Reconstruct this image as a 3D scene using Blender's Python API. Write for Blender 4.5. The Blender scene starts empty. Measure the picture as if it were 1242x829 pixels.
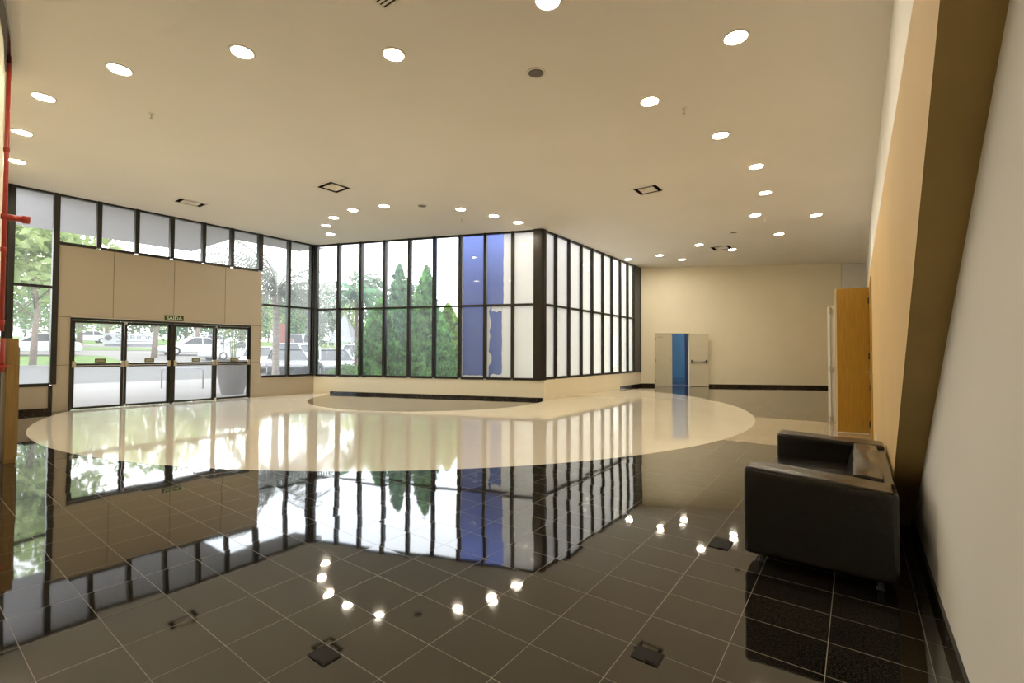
import bpy, bmesh, math, random
from mathutils import Matrix, Vector
random.seed(7)
S = bpy.context.scene
COL = S.collection
PI = math.pi

# ------------------------------------------------------------------ helpers
class MB:
    """collects shapes; build() links them as ONE mesh object"""
    def __init__(self): self.v = []; self.f = []
    def add(self, vs, fs):
        n = len(self.v); self.v += [tuple(p) for p in vs]; self.f += [tuple(i + n for i in f) for f in fs]; return self
    def box(self, x0, y0, z0, x1, y1, z1, m=None):
        x0, x1 = sorted((x0, x1)); y0, y1 = sorted((y0, y1)); z0, z1 = sorted((z0, z1))
        vs = [Vector(p) for p in ((x0,y0,z0),(x1,y0,z0),(x1,y1,z0),(x0,y1,z0),(x0,y0,z1),(x1,y0,z1),(x1,y1,z1),(x0,y1,z1))]
        if m: vs = [m @ p for p in vs]
        return self.add(vs, [(0,3,2,1),(4,5,6,7),(0,1,5,4),(1,2,6,5),(2,3,7,6),(3,0,4,7)])
    def prism(self, poly, a0, a1, axis='z'):
        """closed 2D polygon extruded along an axis"""
        def P(u, w, a): return (u, w, a) if axis == 'z' else ((a, u, w) if axis == 'x' else (u, a, w))
        n = len(poly)
        vs = [P(u, w, a0) for u, w in poly] + [P(u, w, a1) for u, w in poly]
        fs = [tuple(range(n)), tuple(range(2*n-1, n-1, -1))] + [(i, i+n, (i+1) % n + n, (i+1) % n) for i in range(n)]
        return self.add(vs, fs)
    def lathe(self, prof, n=24, o=(0,0,0), m=None):
        vs = []; fs = []
        for r, z in prof:
            for k in range(n):
                a = 2*PI*k/n; p = Vector((o[0]+r*math.cos(a), o[1]+r*math.sin(a), o[2]+z)); vs.append(m @ p if m else p)
        for j in range(len(prof)-1):
            for k in range(n): fs.append((j*n+k, j*n+(k+1) % n, (j+1)*n+(k+1) % n, (j+1)*n+k))
        if prof[0][0] > 1e-6: fs.append(tuple(range(n-1, -1, -1)))
        if prof[-1][0] > 1e-6: fs.append(tuple((len(prof)-1)*n + k for k in range(n)))
        return self.add(vs, fs)
    def tube(self, pts, r, n=10):
        pts = [Vector(p) for p in pts]; rs = r if isinstance(r, (list, tuple)) else [r]*len(pts)
        vs = []; fs = []; up = Vector((0.13, 0.31, 0.94))
        for i, p in enumerate(pts):
            t = (pts[min(i+1, len(pts)-1)] - pts[max(i-1, 0)]).normalized()
            a = t.cross(up)
            if a.length < .2: a = t.cross(Vector((1, 0, 0)))
            a.normalize(); b = t.cross(a)
            for k in range(n):
                w = 2*PI*k/n; vs.append(p + rs[i]*(math.cos(w)*a + math.sin(w)*b))
        for i in range(len(pts)-1):
            for k in range(n): fs.append((i*n+k, i*n+(k+1) % n, (i+1)*n+(k+1) % n, (i+1)*n+k))
        fs.append(tuple(range(n-1, -1, -1))); fs.append(tuple((len(pts)-1)*n+k for k in range(n)))
        return self.add(vs, fs)
    def quad(self, c, a, b):
        c = Vector(c); a = Vector(a); b = Vector(b)
        return self.add([c-a-b, c+a-b, c+a+b, c-a+b], [(0, 1, 2, 3)])
    def mesh(self, name, smooth=False):
        me = bpy.data.meshes.new(name); me.from_pydata(self.v, [], self.f)
        if smooth:
            for p in me.polygons: p.use_smooth = True
        me.update(); return me
    def build(self, name, mat, parent=None, smooth=False, bevel=0, seg=2, fix=True, mods=True):
        me = self.mesh(name, smooth)
        if fix:
            bm = bmesh.new(); bm.from_mesh(me); bmesh.ops.recalc_face_normals(bm, faces=bm.faces); bm.to_mesh(me); bm.free()
        me.materials.append(mat)
        o = bpy.data.objects.new(name, me); COL.objects.link(o)
        if parent: o.parent = parent
        if bevel:
            b = o.modifiers.new('bevel', 'BEVEL'); b.width = bevel; b.segments = seg; b.limit_method = 'ANGLE'; b.angle_limit = .6
            if smooth:
                w = o.modifiers.new('wn', 'WEIGHTED_NORMAL'); w.keep_sharp = True
        return o

def tag(o, label=None, cat=None, group=None, kind=None):
    if label: o['label'] = label
    if cat: o['category'] = cat
    if group: o['group'] = group
    if kind: o['kind'] = kind
    return o
def empty(name, m=None, loc=None, rz=0):
    o = bpy.data.objects.new(name, None); COL.objects.link(o); o.empty_display_size = .2
    if m is not None: o.matrix_world = m
    elif loc is not None: o.matrix_world = Matrix.Translation(loc) @ Matrix.Rotation(rz, 4, 'Z')
    return o
def copy_tree(o, parent=None):
    c = o.copy(); COL.objects.link(c); c.parent = parent
    for ch in list(o.children): copy_tree(ch, c)
    return c
ORD = ['first','second','third','fourth','fifth','sixth','seventh','eighth','ninth','tenth','eleventh','twelfth']

# ------------------------------------------------------------------ materials
def mat(name, col, rough=.6, metal=0, var=.08, scale=6, bump=0, bscale=60, spec=.5, emit=None, estr=0, stretch=None, coat=0):
    m = bpy.data.materials.new(name); m.use_nodes = True; nt = m.node_tree; N = nt.nodes; L = nt.links
    b = N['Principled BSDF']; tc = N.new('ShaderNodeTexCoord')
    mp = N.new('ShaderNodeMapping'); L.new(tc.outputs['Object'], mp.inputs['Vector'])
    if stretch: mp.inputs['Scale'].default_value = stretch
    nz = N.new('ShaderNodeTexNoise'); nz.inputs['Scale'].default_value = scale; nz.inputs['Detail'].default_value = 4
    L.new(mp.outputs['Vector'], nz.inputs['Vector'])
    r = N.new('ShaderNodeValToRGB'); L.new(nz.outputs['Fac'], r.inputs['Fac'])
    r.color_ramp.elements[0].position = .3; r.color_ramp.elements[1].position = .7
    r.color_ramp.elements[0].color = (*[c*(1-var) for c in col], 1); r.color_ramp.elements[1].color = (*[min(1, c*(1+var)) for c in col], 1)
    L.new(r.outputs['Color'], b.inputs['Base Color'])
    b.inputs['Roughness'].default_value = rough; b.inputs['Metallic'].default_value = metal
    b.inputs['Specular IOR Level'].default_value = spec; b.inputs['Coat Weight'].default_value = coat
    if emit: b.inputs['Emission Color'].default_value = (*emit, 1); b.inputs['Emission Strength'].default_value = estr
    if bump:
        n2 = N.new('ShaderNodeTexNoise'); n2.inputs['Scale'].default_value = bscale; n2.inputs['Detail'].default_value = 5
        L.new(mp.outputs['Vector'], n2.inputs['Vector'])
        bp = N.new('ShaderNodeBump'); bp.inputs['Strength'].default_value = bump; bp.inputs['Distance'].default_value = .01
        L.new(n2.outputs['Fac'], bp.inputs['Height']); L.new(bp.outputs['Normal'], b.inputs['Normal'])
    return m

SKY = 4.6
M = {}
M['ceiling'] = mat('ceiling_paint', (.82,.78,.71), .9, var=.02, scale=.6)
M['wall'] = mat('cream_wall_paint', (.92,.86,.68), .75, var=.02, scale=1, bump=.03, bscale=120)
M['white_wall'] = mat('white_wall_paint', (.89,.86,.80), .7, var=.02, scale=1, bump=.04, bscale=120)
M['ochre_wall'] = mat('ochre_wall_paint', (.74,.51,.225), .65, var=.03, scale=1, bump=.04, bscale=120)
M['brown_end'] = mat('dark_brown_end', (.40,.275,.095), .6, var=.08, scale=2, bump=.04, bscale=120)  # darker brown than the slab, for its slanting down-facing end
M['panel'] = mat('beige_wall_panel', (.41,.345,.25), .5, var=.02, scale=1)
M['joint'] = mat('panel_joint_dark', (.12,.08,.04), .8)
M['frame'] = mat('dark_bronze_aluminium', (.022,.019,.013), .38, .3, var=.15)
M['greyframe'] = mat('dark_grey_panel_finish', (.06,.065,.075), .4, .2)
M['base'] = mat('black_skirting_stone', (.018,.013,.010), .12, var=.3, scale=30)
M['steel'] = mat('brushed_steel', (.62,.58,.50), .3, 1, var=.1, scale=40)
M['alu'] = mat('pale_aluminium', (.55,.53,.48), .4, .6)
M['plate'] = mat('bronze_green_plate', (.07,.065,.02), .45, .2)
M['plate_text'] = mat('pale_plate_lettering', (.27,.25,.13), .5)
M['sign_green'] = mat('dark_green_sign', (.035,.05,.012), .4)
M['sign_text'] = mat('pale_green_lettering', (.62,.75,.48), .5)
M['red'] = mat('red_pipe_paint', (.36,.030,.014), .4, var=.15)
M['wood'] = mat('ochre_wood', (.42,.235,.03), .42, var=.14, scale=5, stretch=(9, 9, .7))
M['brownwood'] = mat('dark_ochre_wood', (.30,.19,.06), .4, var=.16, scale=5, stretch=(9, 9, .7))
M['cream_door'] = mat('cream_door_paint', (.66,.61,.46), .5, var=.02)
M['white_door'] = mat('white_door_paint', (.83,.79,.70), .45, var=.02)
M['leather'] = mat('black_leather', (.006,.005,.004), .25, var=.35, scale=14, bump=.16, bscale=22, spec=.65)
M['seam'] = mat('leather_piping', (.03,.025,.018), .4)
M['dark'] = mat('dark_recess', (.012,.011,.010), .8)
M['vent'] = mat('vent_enamel', (.80,.76,.68), .5)
M['trimring'] = mat('downlight_trim', (.85,.80,.70), .4)
M['lamp'] = mat('warm_lamp', (1,.9,.7), .5, emit=(1, .87, .68), estr=140)
M['speaker'] = mat('speaker_grille', (.17,.155,.12), .6, bump=.6, bscale=300)
M['outlet'] = mat('white_socket_plastic', (.8,.76,.66), .4)
M['blue'] = mat('blue_render', (.062,.10,.35), .6, var=.10, scale=.9, stretch=(1,1,.3))
M['blue2'] = mat('sky_blue_wall_paint', (.022,.085,.17), .6, var=.05)
M['navy'] = mat('navy_paint', (.012,.02,.05), .6)
M['concrete'] = mat('pale_concrete', (.20,.188,.175), .85, var=.06, scale=.4)
M['asphalt'] = mat('grey_asphalt', (.098,.094,.09), .9, var=.1, scale=.7)
M['pale_road'] = mat('pale_paved_road', (.185,.175,.16), .9, var=.1, scale=.3)
M['kerb'] = mat('kerb_concrete', (.24,.235,.22), .85)
M['lawn'] = mat('bright_lawn', (.10,.175,.028), .95, var=.25, scale=1.5, bump=.6, bscale=30)
M['soil'] = mat('planting_bed_soil', (.16,.18,.07), .95, var=.4, scale=3, bump=.5)
M['soffit'] = mat('canopy_soffit', (.62,.60,.62), .8, var=.04)
M['bark'] = mat('grey_brown_bark', (.22,.17,.13), .9, var=.3, scale=12, bump=.6)
M['palmbark'] = mat('palm_trunk_bark', (.30,.26,.22), .9, var=.25, scale=3, stretch=(1,1,9), bump=.5)
M['redbark'] = mat('reddish_fibrous_bark', (.15,.095,.07), .9, var=.3, scale=10, bump=.5)
def leafmat(name, col, var=.35, scale=2.5):
    m = mat(name, col, .6, var=var, scale=scale)
    nt = m.node_tree; b = nt.nodes['Principled BSDF']; out = nt.nodes['Material Output']
    tr = nt.nodes.new('ShaderNodeBsdfTranslucent'); nt.links.new(b.inputs['Base Color'].links[0].from_socket, tr.inputs['Color'])
    mx = nt.nodes.new('ShaderNodeMixShader'); mx.inputs[0].default_value = .45
    nt.links.new(b.outputs[0], mx.inputs[1]); nt.links.new(tr.outputs[0], mx.inputs[2]); nt.links.new(mx.outputs[0], out.inputs['Surface'])
    return m
M['leaf'] = leafmat('mid_green_leaves', (.17,.27,.09))
M['leaf2'] = leafmat('grey_green_leaves', (.20,.26,.17))
M['leaf3'] = leafmat('yellow_green_leaves', (.34,.42,.17))
M['leaf4'] = leafmat('deep_green_leaves', (.07,.15,.07))
M['palmleaf'] = leafmat('grey_palm_fronds', (.30,.32,.27))
M['palmleaf2'] = leafmat('green_palm_fronds', (.15,.30,.15))
M['thuja1'] = leafmat('thuja_green', (.23,.47,.15), .72, 4)
M['thuja2'] = leafmat('thuja_bluish_green', (.17,.33,.16), .7, 4)
M['thuja3'] = leafmat('thuja_bright_green', (.34,.52,.08), .72, 4)
M['carwhite'] = mat('white_car_paint', (.52,.52,.54), .25, coat=.6, var=.01)
M['carsilver'] = mat('silver_car_paint', (.22,.225,.24), .28, .3, coat=.6, var=.02)
M['cardark'] = mat('dark_car_paint', (.03,.035,.045), .22, coat=.8, var=.02)
M['carred'] = mat('red_car_paint', (.45,.05,.04), .3, coat=.6, var=.02)
M['cargrey'] = mat('grey_car_paint', (.20,.21,.23), .28, .4, coat=.6, var=.02)
M['carglass'] = mat('car_window_glass', (.03,.035,.04), .12, var=.02)
M['tyre'] = mat('tyre_rubber', (.02,.02,.02), .8)
M['tail'] = mat('red_tail_lamp', (.5,.02,.03), .3)
M['head'] = mat('head_lamp_glass', (.8,.8,.8), .15)
M['pot'] = mat('grey_brown_planter', (.115,.092,.078), .7, var=.08)
M['signwhite'] = mat('white_sign_face', (.55,.56,.58), .5, var=.01)
M['signgrey'] = mat('grey_sign_lettering', (.2,.21,.24), .5)
M['tent'] = mat('white_canvas', (.30,.31,.33), .7)
M['teal'] = mat('teal_board', (.05,.20,.19), .6)
M['banner'] = mat('hazy_red_cloth', (.26,.085,.07), .8)  # red dulled in the colour itself to stand for haze
M['building'] = mat('pale_grey_building', (.2,.2,.21), .8)

def glassmat():
    m = bpy.data.materials.new('window_glass'); m.use_nodes = True; nt = m.node_tree; N = nt.nodes; L = nt.links; N.clear()
    out = N.new('ShaderNodeOutputMaterial'); tr = N.new('ShaderNodeBsdfTransparent'); tr.inputs[0].default_value = (.95,.965,.96,1)
    gl = N.new('ShaderNodeBsdfGlossy'); gl.inputs['Roughness'].default_value = 0
    fr = N.new('ShaderNodeFresnel'); fr.inputs[0].default_value = 1.45
    mx = N.new('ShaderNodeMixShader'); ge_ = N.new('ShaderNodeNewGeometry'); iv = N.new('ShaderNodeMath'); iv.operation = 'SUBTRACT'; iv.inputs[0].default_value = 1; L.new(ge_.outputs['Backfacing'], iv.inputs[1])
    mu = N.new('ShaderNodeMath'); mu.operation = 'MULTIPLY'; L.new(fr.outputs[0], mu.inputs[0]); L.new(iv.outputs[0], mu.inputs[1]); L.new(mu.outputs[0], mx.inputs[0]); L.new(tr.outputs[0], mx.inputs[1]); L.new(gl.outputs[0], mx.inputs[2])
    tl = N.new('ShaderNodeBsdfTranslucent'); tl.inputs[0].default_value = (.95,.97,1,1)
    tc = N.new('ShaderNodeTexCoord'); nz = N.new('ShaderNodeTexNoise'); nz.inputs['Scale'].default_value = 1.3; nz.inputs['Detail'].default_value = 3
    L.new(tc.outputs['Object'], nz.inputs['Vector'])
    mr = N.new('ShaderNodeMapRange'); L.new(nz.outputs['Fac'], mr.inputs[0]); mr.inputs[3].default_value = .035; mr.inputs[4].default_value = .085
    m2 = N.new('ShaderNodeMixShader'); L.new(mr.outputs[0], m2.inputs[0]); L.new(mx.outputs[0], m2.inputs[1]); L.new(tl.outputs[0], m2.inputs[2])
    L.new(m2.outputs[0], out.inputs['Surface']); return m
M['glass'] = glassmat()
def filmmat(name, col, fac):
    m = bpy.data.materials.new(name); m.use_nodes = True; nt = m.node_tree; N = nt.nodes; L = nt.links; N.clear()
    out = N.new('ShaderNodeOutputMaterial'); df = N.new('ShaderNodeBsdfDiffuse'); tl = N.new('ShaderNodeBsdfTranslucent')
    tc = N.new('ShaderNodeTexCoord'); nz = N.new('ShaderNodeTexNoise'); nz.inputs['Scale'].default_value = 1.2
    L.new(tc.outputs['Object'], nz.inputs['Vector'])
    r = N.new('ShaderNodeValToRGB'); L.new(nz.outputs['Fac'], r.inputs['Fac'])
    r.color_ramp.elements[0].color = (*[c*.95 for c in col], 1); r.color_ramp.elements[1].color = (*col, 1)
    L.new(r.outputs[0], df.inputs[0]); L.new(r.outputs[0], tl.inputs[0])
    mx = N.new('ShaderNodeMixShader'); mx.inputs[0].default_value = fac; L.new(df.outputs[0], mx.inputs[1]); L.new(tl.outputs[0], mx.inputs[2])
    L.new(mx.outputs[0], out.inputs['Surface']); return m
M['film'] = filmmat('white_window_film', (.93,.87,.77), .62)

def floormat():
    m = bpy.data.materials.new('polished_stone_floor'); m.use_nodes = True; nt = m.node_tree; N = nt.nodes; L = nt.links
    b = N['Principled BSDF']; tc = N.new('ShaderNodeTexCoord'); sp = N.new('ShaderNodeSeparateXYZ'); L.new(tc.outputs['Object'], sp.inputs[0])
    def A(op, a, c=None, d=None):
        n = N.new('ShaderNodeMath'); n.operation = op
        for i, v in enumerate((a, c, d)):
            if v is None: continue
            if isinstance(v, (int, float)): n.inputs[i].default_value = v
            else: L.new(v, n.inputs[i])
        return n.outputs[0]
    def MIX(f, a, c):
        n = N.new('ShaderNodeMix'); n.data_type = 'RGBA'; L.new(f, n.inputs[0])
        for i, v in ((6, a), (7, c)):
            if isinstance(v, tuple): n.inputs[i].default_value = (*v, 1)
            else: L.new(v, n.inputs[i])
        return n.outputs[2]
    x, y = sp.outputs[0], sp.outputs[1]
    ex = A('DIVIDE', A('ADD', x, 9.52), 8.02); ey = A('DIVIDE', A('SUBTRACT', y, 8.99), 7.64)
    outer = A('LESS_THAN', A('ADD', A('MULTIPLY', ex, ex), A('MULTIPLY', ey, ey)), 1.0)
    ix = A('ADD', x, 9.89); iy = A('SUBTRACT', y, 9.53)
    inner = A('GREATER_THAN', A('ADD', A('MULTIPLY', ix, ix), A('MULTIPLY', iy, iy)), 3.3*3.3)
    ring = A('MULTIPLY', outer, inner)
    band = A('MULTIPLY', A('MULTIPLY', A('GREATER_THAN', y, 7.55), A('LESS_THAN', y, 10.66)), A('MULTIPLY', A('GREATER_THAN', x, -4), A('SUBTRACT', 1, outer)))
    TX, TY = .3567, .2713
    tx = A('DIVIDE', A('ADD', x, .8292), TX); ty = A('DIVIDE', A('SUBTRACT', y, .6667), TY)
    gx = A('MULTIPLY', A('ABSOLUTE', A('SUBTRACT', A('FRACT', A('ADD', tx, .5)), .5)), TX)
    gy = A('MULTIPLY', A('ABSOLUTE', A('SUBTRACT', A('FRACT', A('ADD', ty, .5)), .5)), TY)
    grout = A('MULTIPLY', A('LESS_THAN', A('MINIMUM', gx, gy), .0015), A('SUBTRACT', 1, ring))
    cb = N.new('ShaderNodeCombineXYZ'); L.new(A('FLOOR', tx), cb.inputs[0]); L.new(A('FLOOR', ty), cb.inputs[1])
    wn = N.new('ShaderNodeTexWhiteNoise'); wn.noise_dimensions = '3D'; L.new(cb.outputs[0], wn.inputs['Vector'])
    nz = N.new('ShaderNodeTexNoise'); nz.inputs['Scale'].default_value = 110; nz.inputs['Detail'].default_value = 6; L.new(tc.outputs['Object'], nz.inputs['Vector'])
    rp = N.new('ShaderNodeValToRGB'); L.new(nz.outputs['Fac'], rp.inputs['Fac'])
    rp.color_ramp.elements[0].position = .45; rp.color_ramp.elements[0].color = (.002,.0018,.0015,1)
    rp.color_ramp.elements[1].position = .66; rp.color_ramp.elements[1].color = (.045,.039,.029,1)
    hs = N.new('ShaderNodeHueSaturation'); L.new(rp.outputs[0], hs.inputs['Color']); L.new(A('MULTIPLY_ADD', wn.outputs['Value'], .5, .75), hs.inputs['Value'])
    n2 = N.new('ShaderNodeTexNoise'); n2.inputs['Scale'].default_value = 1.1; n2.inputs['Detail'].default_value = 5; L.new(tc.outputs['Object'], n2.inputs['Vector'])
    r2 = N.new('ShaderNodeValToRGB'); L.new(n2.outputs['Fac'], r2.inputs['Fac'])
    r2.color_ramp.elements[0].color = (.83,.77,.64,1); r2.color_ramp.elements[1].color = (.88,.82,.69,1)
    c = MIX(band, hs.outputs[0], (.46,.39,.27)); c = MIX(ring, c, r2.outputs[0]); c = MIX(grout, c, (.20,.175,.14))
    L.new(c, b.inputs['Base Color'])
    L.new(A('MULTIPLY_ADD', grout, .5, A('MULTIPLY_ADD', ring, .03, .035)), b.inputs['Roughness'])
    b.inputs['IOR'].default_value = 1.8; b.inputs['Coat Weight'].default_value = .35; b.inputs['Coat IOR'].default_value = 1.5; b.inputs['Coat Roughness'].default_value = .03
    # every slab lies a hair out of level
    vs = N.new('ShaderNodeVectorMath'); vs.operation = 'SUBTRACT'; L.new(wn.outputs['Color'], vs.inputs[0]); vs.inputs[1].default_value = (.5,.5,.5)
    sc = N.new('ShaderNodeVectorMath'); sc.operation = 'SCALE'; L.new(vs.outputs[0], sc.inputs[0]); L.new(A('MULTIPLY', A('SUBTRACT', 1, ring), .006), sc.inputs[3])
    mm = N.new('ShaderNodeVectorMath'); mm.operation = 'MULTIPLY'; L.new(sc.outputs[0], mm.inputs[0]); mm.inputs[1].default_value = (1,1,0)
    ad = N.new('ShaderNodeVectorMath'); ad.operation = 'ADD'; L.new(mm.outputs[0], ad.inputs[0]); ad.inputs[1].default_value = (0,0,1)
    n3 = N.new('ShaderNodeTexNoise'); n3.inputs['Scale'].default_value = 2.2; L.new(tc.outputs['Object'], n3.inputs['Vector'])
    v3 = N.new('ShaderNodeVectorMath'); v3.operation = 'SUBTRACT'; L.new(n3.outputs['Color'], v3.inputs[0]); v3.inputs[1].default_value = (.5,.5,.5)
    s3 = N.new('ShaderNodeVectorMath'); s3.operation = 'MULTIPLY'; L.new(v3.outputs[0], s3.inputs[0]); s3.inputs[1].default_value = (.008,.008,0)
    a3 = N.new('ShaderNodeVectorMath'); a3.operation = 'ADD'; L.new(ad.outputs[0], a3.inputs[0]); L.new(s3.outputs[0], a3.inputs[1])
    nn = N.new('ShaderNodeVectorMath'); nn.operation = 'NORMALIZE'; L.new(a3.outputs[0], nn.inputs[0]); L.new(nn.outputs[0], b.inputs['Normal']); L.new(nn.outputs[0], b.inputs['Coat Normal'])
    return m
M['floor'] = floormat()

# ------------------------------------------------------------------ key dimensions (metres)
H = 4.6875
XL, XG, XW, XB = -13.794, -6.881, .327, .19
C1 = Vector((XL, 8.178)); C2 = Vector((XG, 10.753)); C3 = Vector((XG, 17.887)); C4 = Vector((XW, 21.926))
def frame(o, d):      # wall frame: local x along the wall, local y into the room, z up
    d = Vector(d).normalized(); n = Vector((d.y, -d.x))
    return Matrix(((d.x, n.x, 0, o[0]), (d.y, n.y, 0, o[1]), (0, 0, 1, 0), (0, 0, 0, 1)))
FL = frame((XL, 0), (0, 1)); FF = frame(C1, C2-C1); FG = frame((XG, 0), (0, 1)); FA = frame(C3, C4-C3)
LF = (C2-C1).length; LA = (C4-C3).length
def wall(name, F, mb, m, label, **k):
    o = mb.build(name, m, **k); o.matrix_world = F; return tag(o, label, 'wall', kind='structure')

# ------------------------------------------------------------------ shell
CURVE = [(.5,-1.75),(-1,-1.35),(-2.2,-.93),(-3.4,-.47),(-4.6,.0),(-5.4,.30),(-6.0,.48),(-6.57,.61),(-7.24,.72),(-8.06,.82),(-9.1,.925),(-10.15,1.02),(-11.9,1.23),(-13.95,1.46)]
room = [(.5,-1.75)] + CURVE[1:-1] + [(-13.95,1.46),(-13.95,8.28),(XG-.12,10.87),(XG-.12,18.0),(XW+.1,22.1),(.5,22.0)]
o = MB().prism(room, H, H+.22).build('ceiling', M['ceiling']); tag(o, 'flat beige plaster ceiling with recessed lights', 'ceiling', kind='structure')
o = MB().prism(room, -.12, 0).build('floor', M['floor']); tag(o, 'polished dark tiled floor with a pale curved ring', 'floor', kind='structure')
# left-hand curved wall that the red pipe stands against
def ribbon(pts, off0, off1, z0, z1):
    P = [Vector(p) for p in pts]; mb = MB(); q = []
    for i, p in enumerate(P):
        t = (P[min(i+1, len(P)-1)]-P[max(i-1, 0)]).normalized(); n = Vector((t.y, -t.x)); q.append((p, n))   # +n = room side
    for i in range(len(q)-1):
        (a, na), (b, nb) = q[i], q[i+1]
        vs = []
        for z in (z0, z1):
            for p, n, f in ((a, na, off0), (b, nb, off0), (b, nb, off1), (a, na, off1)):
                r = p+n*f; vs.append((r.x, r.y, z))
        mb.add(vs, [(0,1,5,4),(2,3,7,6),(0,4,7,3),(1,2,6,5),(4,5,6,7),(0,3,2,1)])
    return mb
o = ribbon(CURVE, 0, -.15, 0, H).build('wall_side', M['wall'], fix=True); tag(o, 'curved cream wall at the left edge beside the red pipe', 'wall', kind='structure')
o = ribbon(CURVE[4:10], -.001, .05, H-.09, H).build('trim_1', M['base']); tag(o, 'dark cornice along the top of the curved left wall', 'trim', kind='structure')

# left entrance wall
w = MB(); T = -.14
w.box(1.40, T, 0, 2.17, 0, .55)
for a, b in ((2.22, 2.48), (6.25, 6.53)):
    w.box(a, T, 0, b, 0, .985); w.box(a, T, .995, b, 0, 2.035)
for a, b in ((2.22, 3.196), (3.204, 4.386), (4.394, 5.566), (5.574, 6.53)): w.box(a, T, 2.045, b, 0, 3.60)
w.box(6.53, T, 0, 8.25, 0, .55)
wall('wall_left', FL, w, M['panel'], 'beige panelled entrance wall around the glass doors', bevel=.004)
w = MB(); w.box(2.23, T+.005, .9, 2.47, -.012, 3.59); w.box(6.26, T+.005, .9, 6.52, -.012, 2.2); w.box(2.47, T+.005, 2.07, 6.26, -.012, 3.59)
o = w.build('trim_2', M['joint']); o.matrix_world = FL; tag(o, 'dark joints between the beige entrance panels', 'trim', kind='structure')
w = MB(); w.box(1.44, -.01, 0, 2.19, .02, .09)
o = w.build('baseboard_left', M['base']); o.matrix_world = FL; tag(o, 'black skirting under the tall window left of entrance', 'baseboard', kind='structure')
w = MB(); w.box(2.16, T, 0, 2.21, .03, .55); w.box(1.40, T, .545, 2.22, .02, .58)
# front wall under the glazing
w = MB(); w.box(-.05, T, 0, LF+.05, 0, .55); wall('wall_front', FF, w, M['wall'], 'low cream wall under the long front glazing')
w = MB(); w.box(.62, -.01, 0, LF, .022, .07); o = w.build('baseboard_front', M['base']); o.matrix_world = FF; tag(o, 'black skirting behind the dark floor arc', 'baseboard', kind='structure')
w = MB(); w.box(10.753, T, 0, 17.887, 0, .57); w.box(17.87, T, 0, 17.90, 0, .57); wall('wall_inner', FG, w, M['wall'], 'low cream wall under the white filmed glazing')
w = MB(); w.box(15.93, -.01, 0, 17.887, .022, .09); o = w.build('baseboard_inner', M['base']); o.matrix_world = FG; tag(o, 'black skirting under the far end of the filmed glazing', 'baseboard', kind='structure')
# far wall with a doorway
D0, D1, DZ = .59, 1.87, 2.05
w = MB(); w.box(-.1, -.18, 0, D0, 0, H); w.box(D0, -.18, DZ, D1, 0, H); w.box(D1, -.18, 0, 7.40, 0, H)
wall('wall_back', FA, w, M['wall'], 'plain cream far wall with the pair of doors')
w = MB(); w.box(7.41, -.18, 0, LA+.1, .03, H); o = w.build('trim_3', M['white_wall'], bevel=.005); o.matrix_world = FA; tag(o, 'pale pier at the right end of far wall', 'trim', kind='structure')
w = MB(); w.box(.02, -.01, 0, D0-.03, .022, .10); w.box(D1+.03, -.01, 0, 7.40, .022, .10)
o = w.build('baseboard_back', M['base']); o.matrix_world = FA; tag(o, 'black skirting along the far wall', 'baseboard', kind='structure')
w = MB(); w.box(D0-.035, -.18, 0, D0, .025, DZ+.035); w.box(D1, -.18, 0, D1+.035, .025, DZ+.035); w.box(D0, -.18, DZ, D1, .025, DZ+.035)
o = w.build('trim_4', M['cream_door']); o.matrix_world = FA; tag(o, 'cream frame around the far doorway', 'trim', kind='structure')
# right wall: white plane, and an ochre slab in front of it with a slanting near end
OY0, OY1, OZ = 9.5, 10.45, 2.38
w = MB(); w.box(XW, -2, 0, XW+.2, OY0, H); w.box(XW, OY0, OZ, XW+.2, OY1, H); w.box(XW, OY1, 0, XW+.2, 22.1, H)
o = w.build('wall_right', M['white_wall']); tag(o, 'white right-hand wall rising beside the sofa', 'wall', kind='structure')
ZT = 2.64
def sl(z): return 4.65-1.333*z
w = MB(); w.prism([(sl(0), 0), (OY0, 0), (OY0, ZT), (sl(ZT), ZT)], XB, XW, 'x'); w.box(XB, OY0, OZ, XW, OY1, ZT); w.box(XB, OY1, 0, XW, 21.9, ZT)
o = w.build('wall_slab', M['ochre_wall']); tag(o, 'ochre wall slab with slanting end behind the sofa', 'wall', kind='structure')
me = o.data; me.materials.append(M['brown_end'])
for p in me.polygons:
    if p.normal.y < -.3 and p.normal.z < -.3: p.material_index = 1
w = MB(); w.box(XW-.014, -1.6, 0, XW, 4.66, .075); o = w.build('baseboard_right', M['base']); tag(o, 'black skirting along the white wall beside sofa', 'baseboard', kind='structure')
w = MB(); w.box(XW+.2, OY0-.3, 0, 2.2, OY0-.2, 2.7); w.box(XW+.2, OY1+.2, 0, 2.2, OY1+.3, 2.7); w.box(2.2, OY0-.3, 0, 2.3, OY1+.3, 2.7); w.box(XW+.2, OY0-.3, 2.6, 2.3, OY1+.3, 2.7)
w.box(XW+.2, OY0-.2, -.1, 2.3, OY1+.3, 0)
o = w.build('wall_corridor', M['wall']); tag(o, 'unlit passage behind the open wooden door', 'wall', kind='structure')
w = MB()
for y0, y1 in ((OY0-.05, OY0), (OY1, OY1+.05), (8.58, 8.63)): w.box(XB-.012, y0, 0, XB+.10 if y0 > 9 else XB, y1, OZ+.05)
w.box(XB-.012, 8.58, OZ, XB, OY1+.05, OZ+.05)
o = w.build('trim_5', M['wood'], bevel=.003); tag(o, 'wooden frame around the right-hand doors', 'trim', kind='structure')

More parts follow.
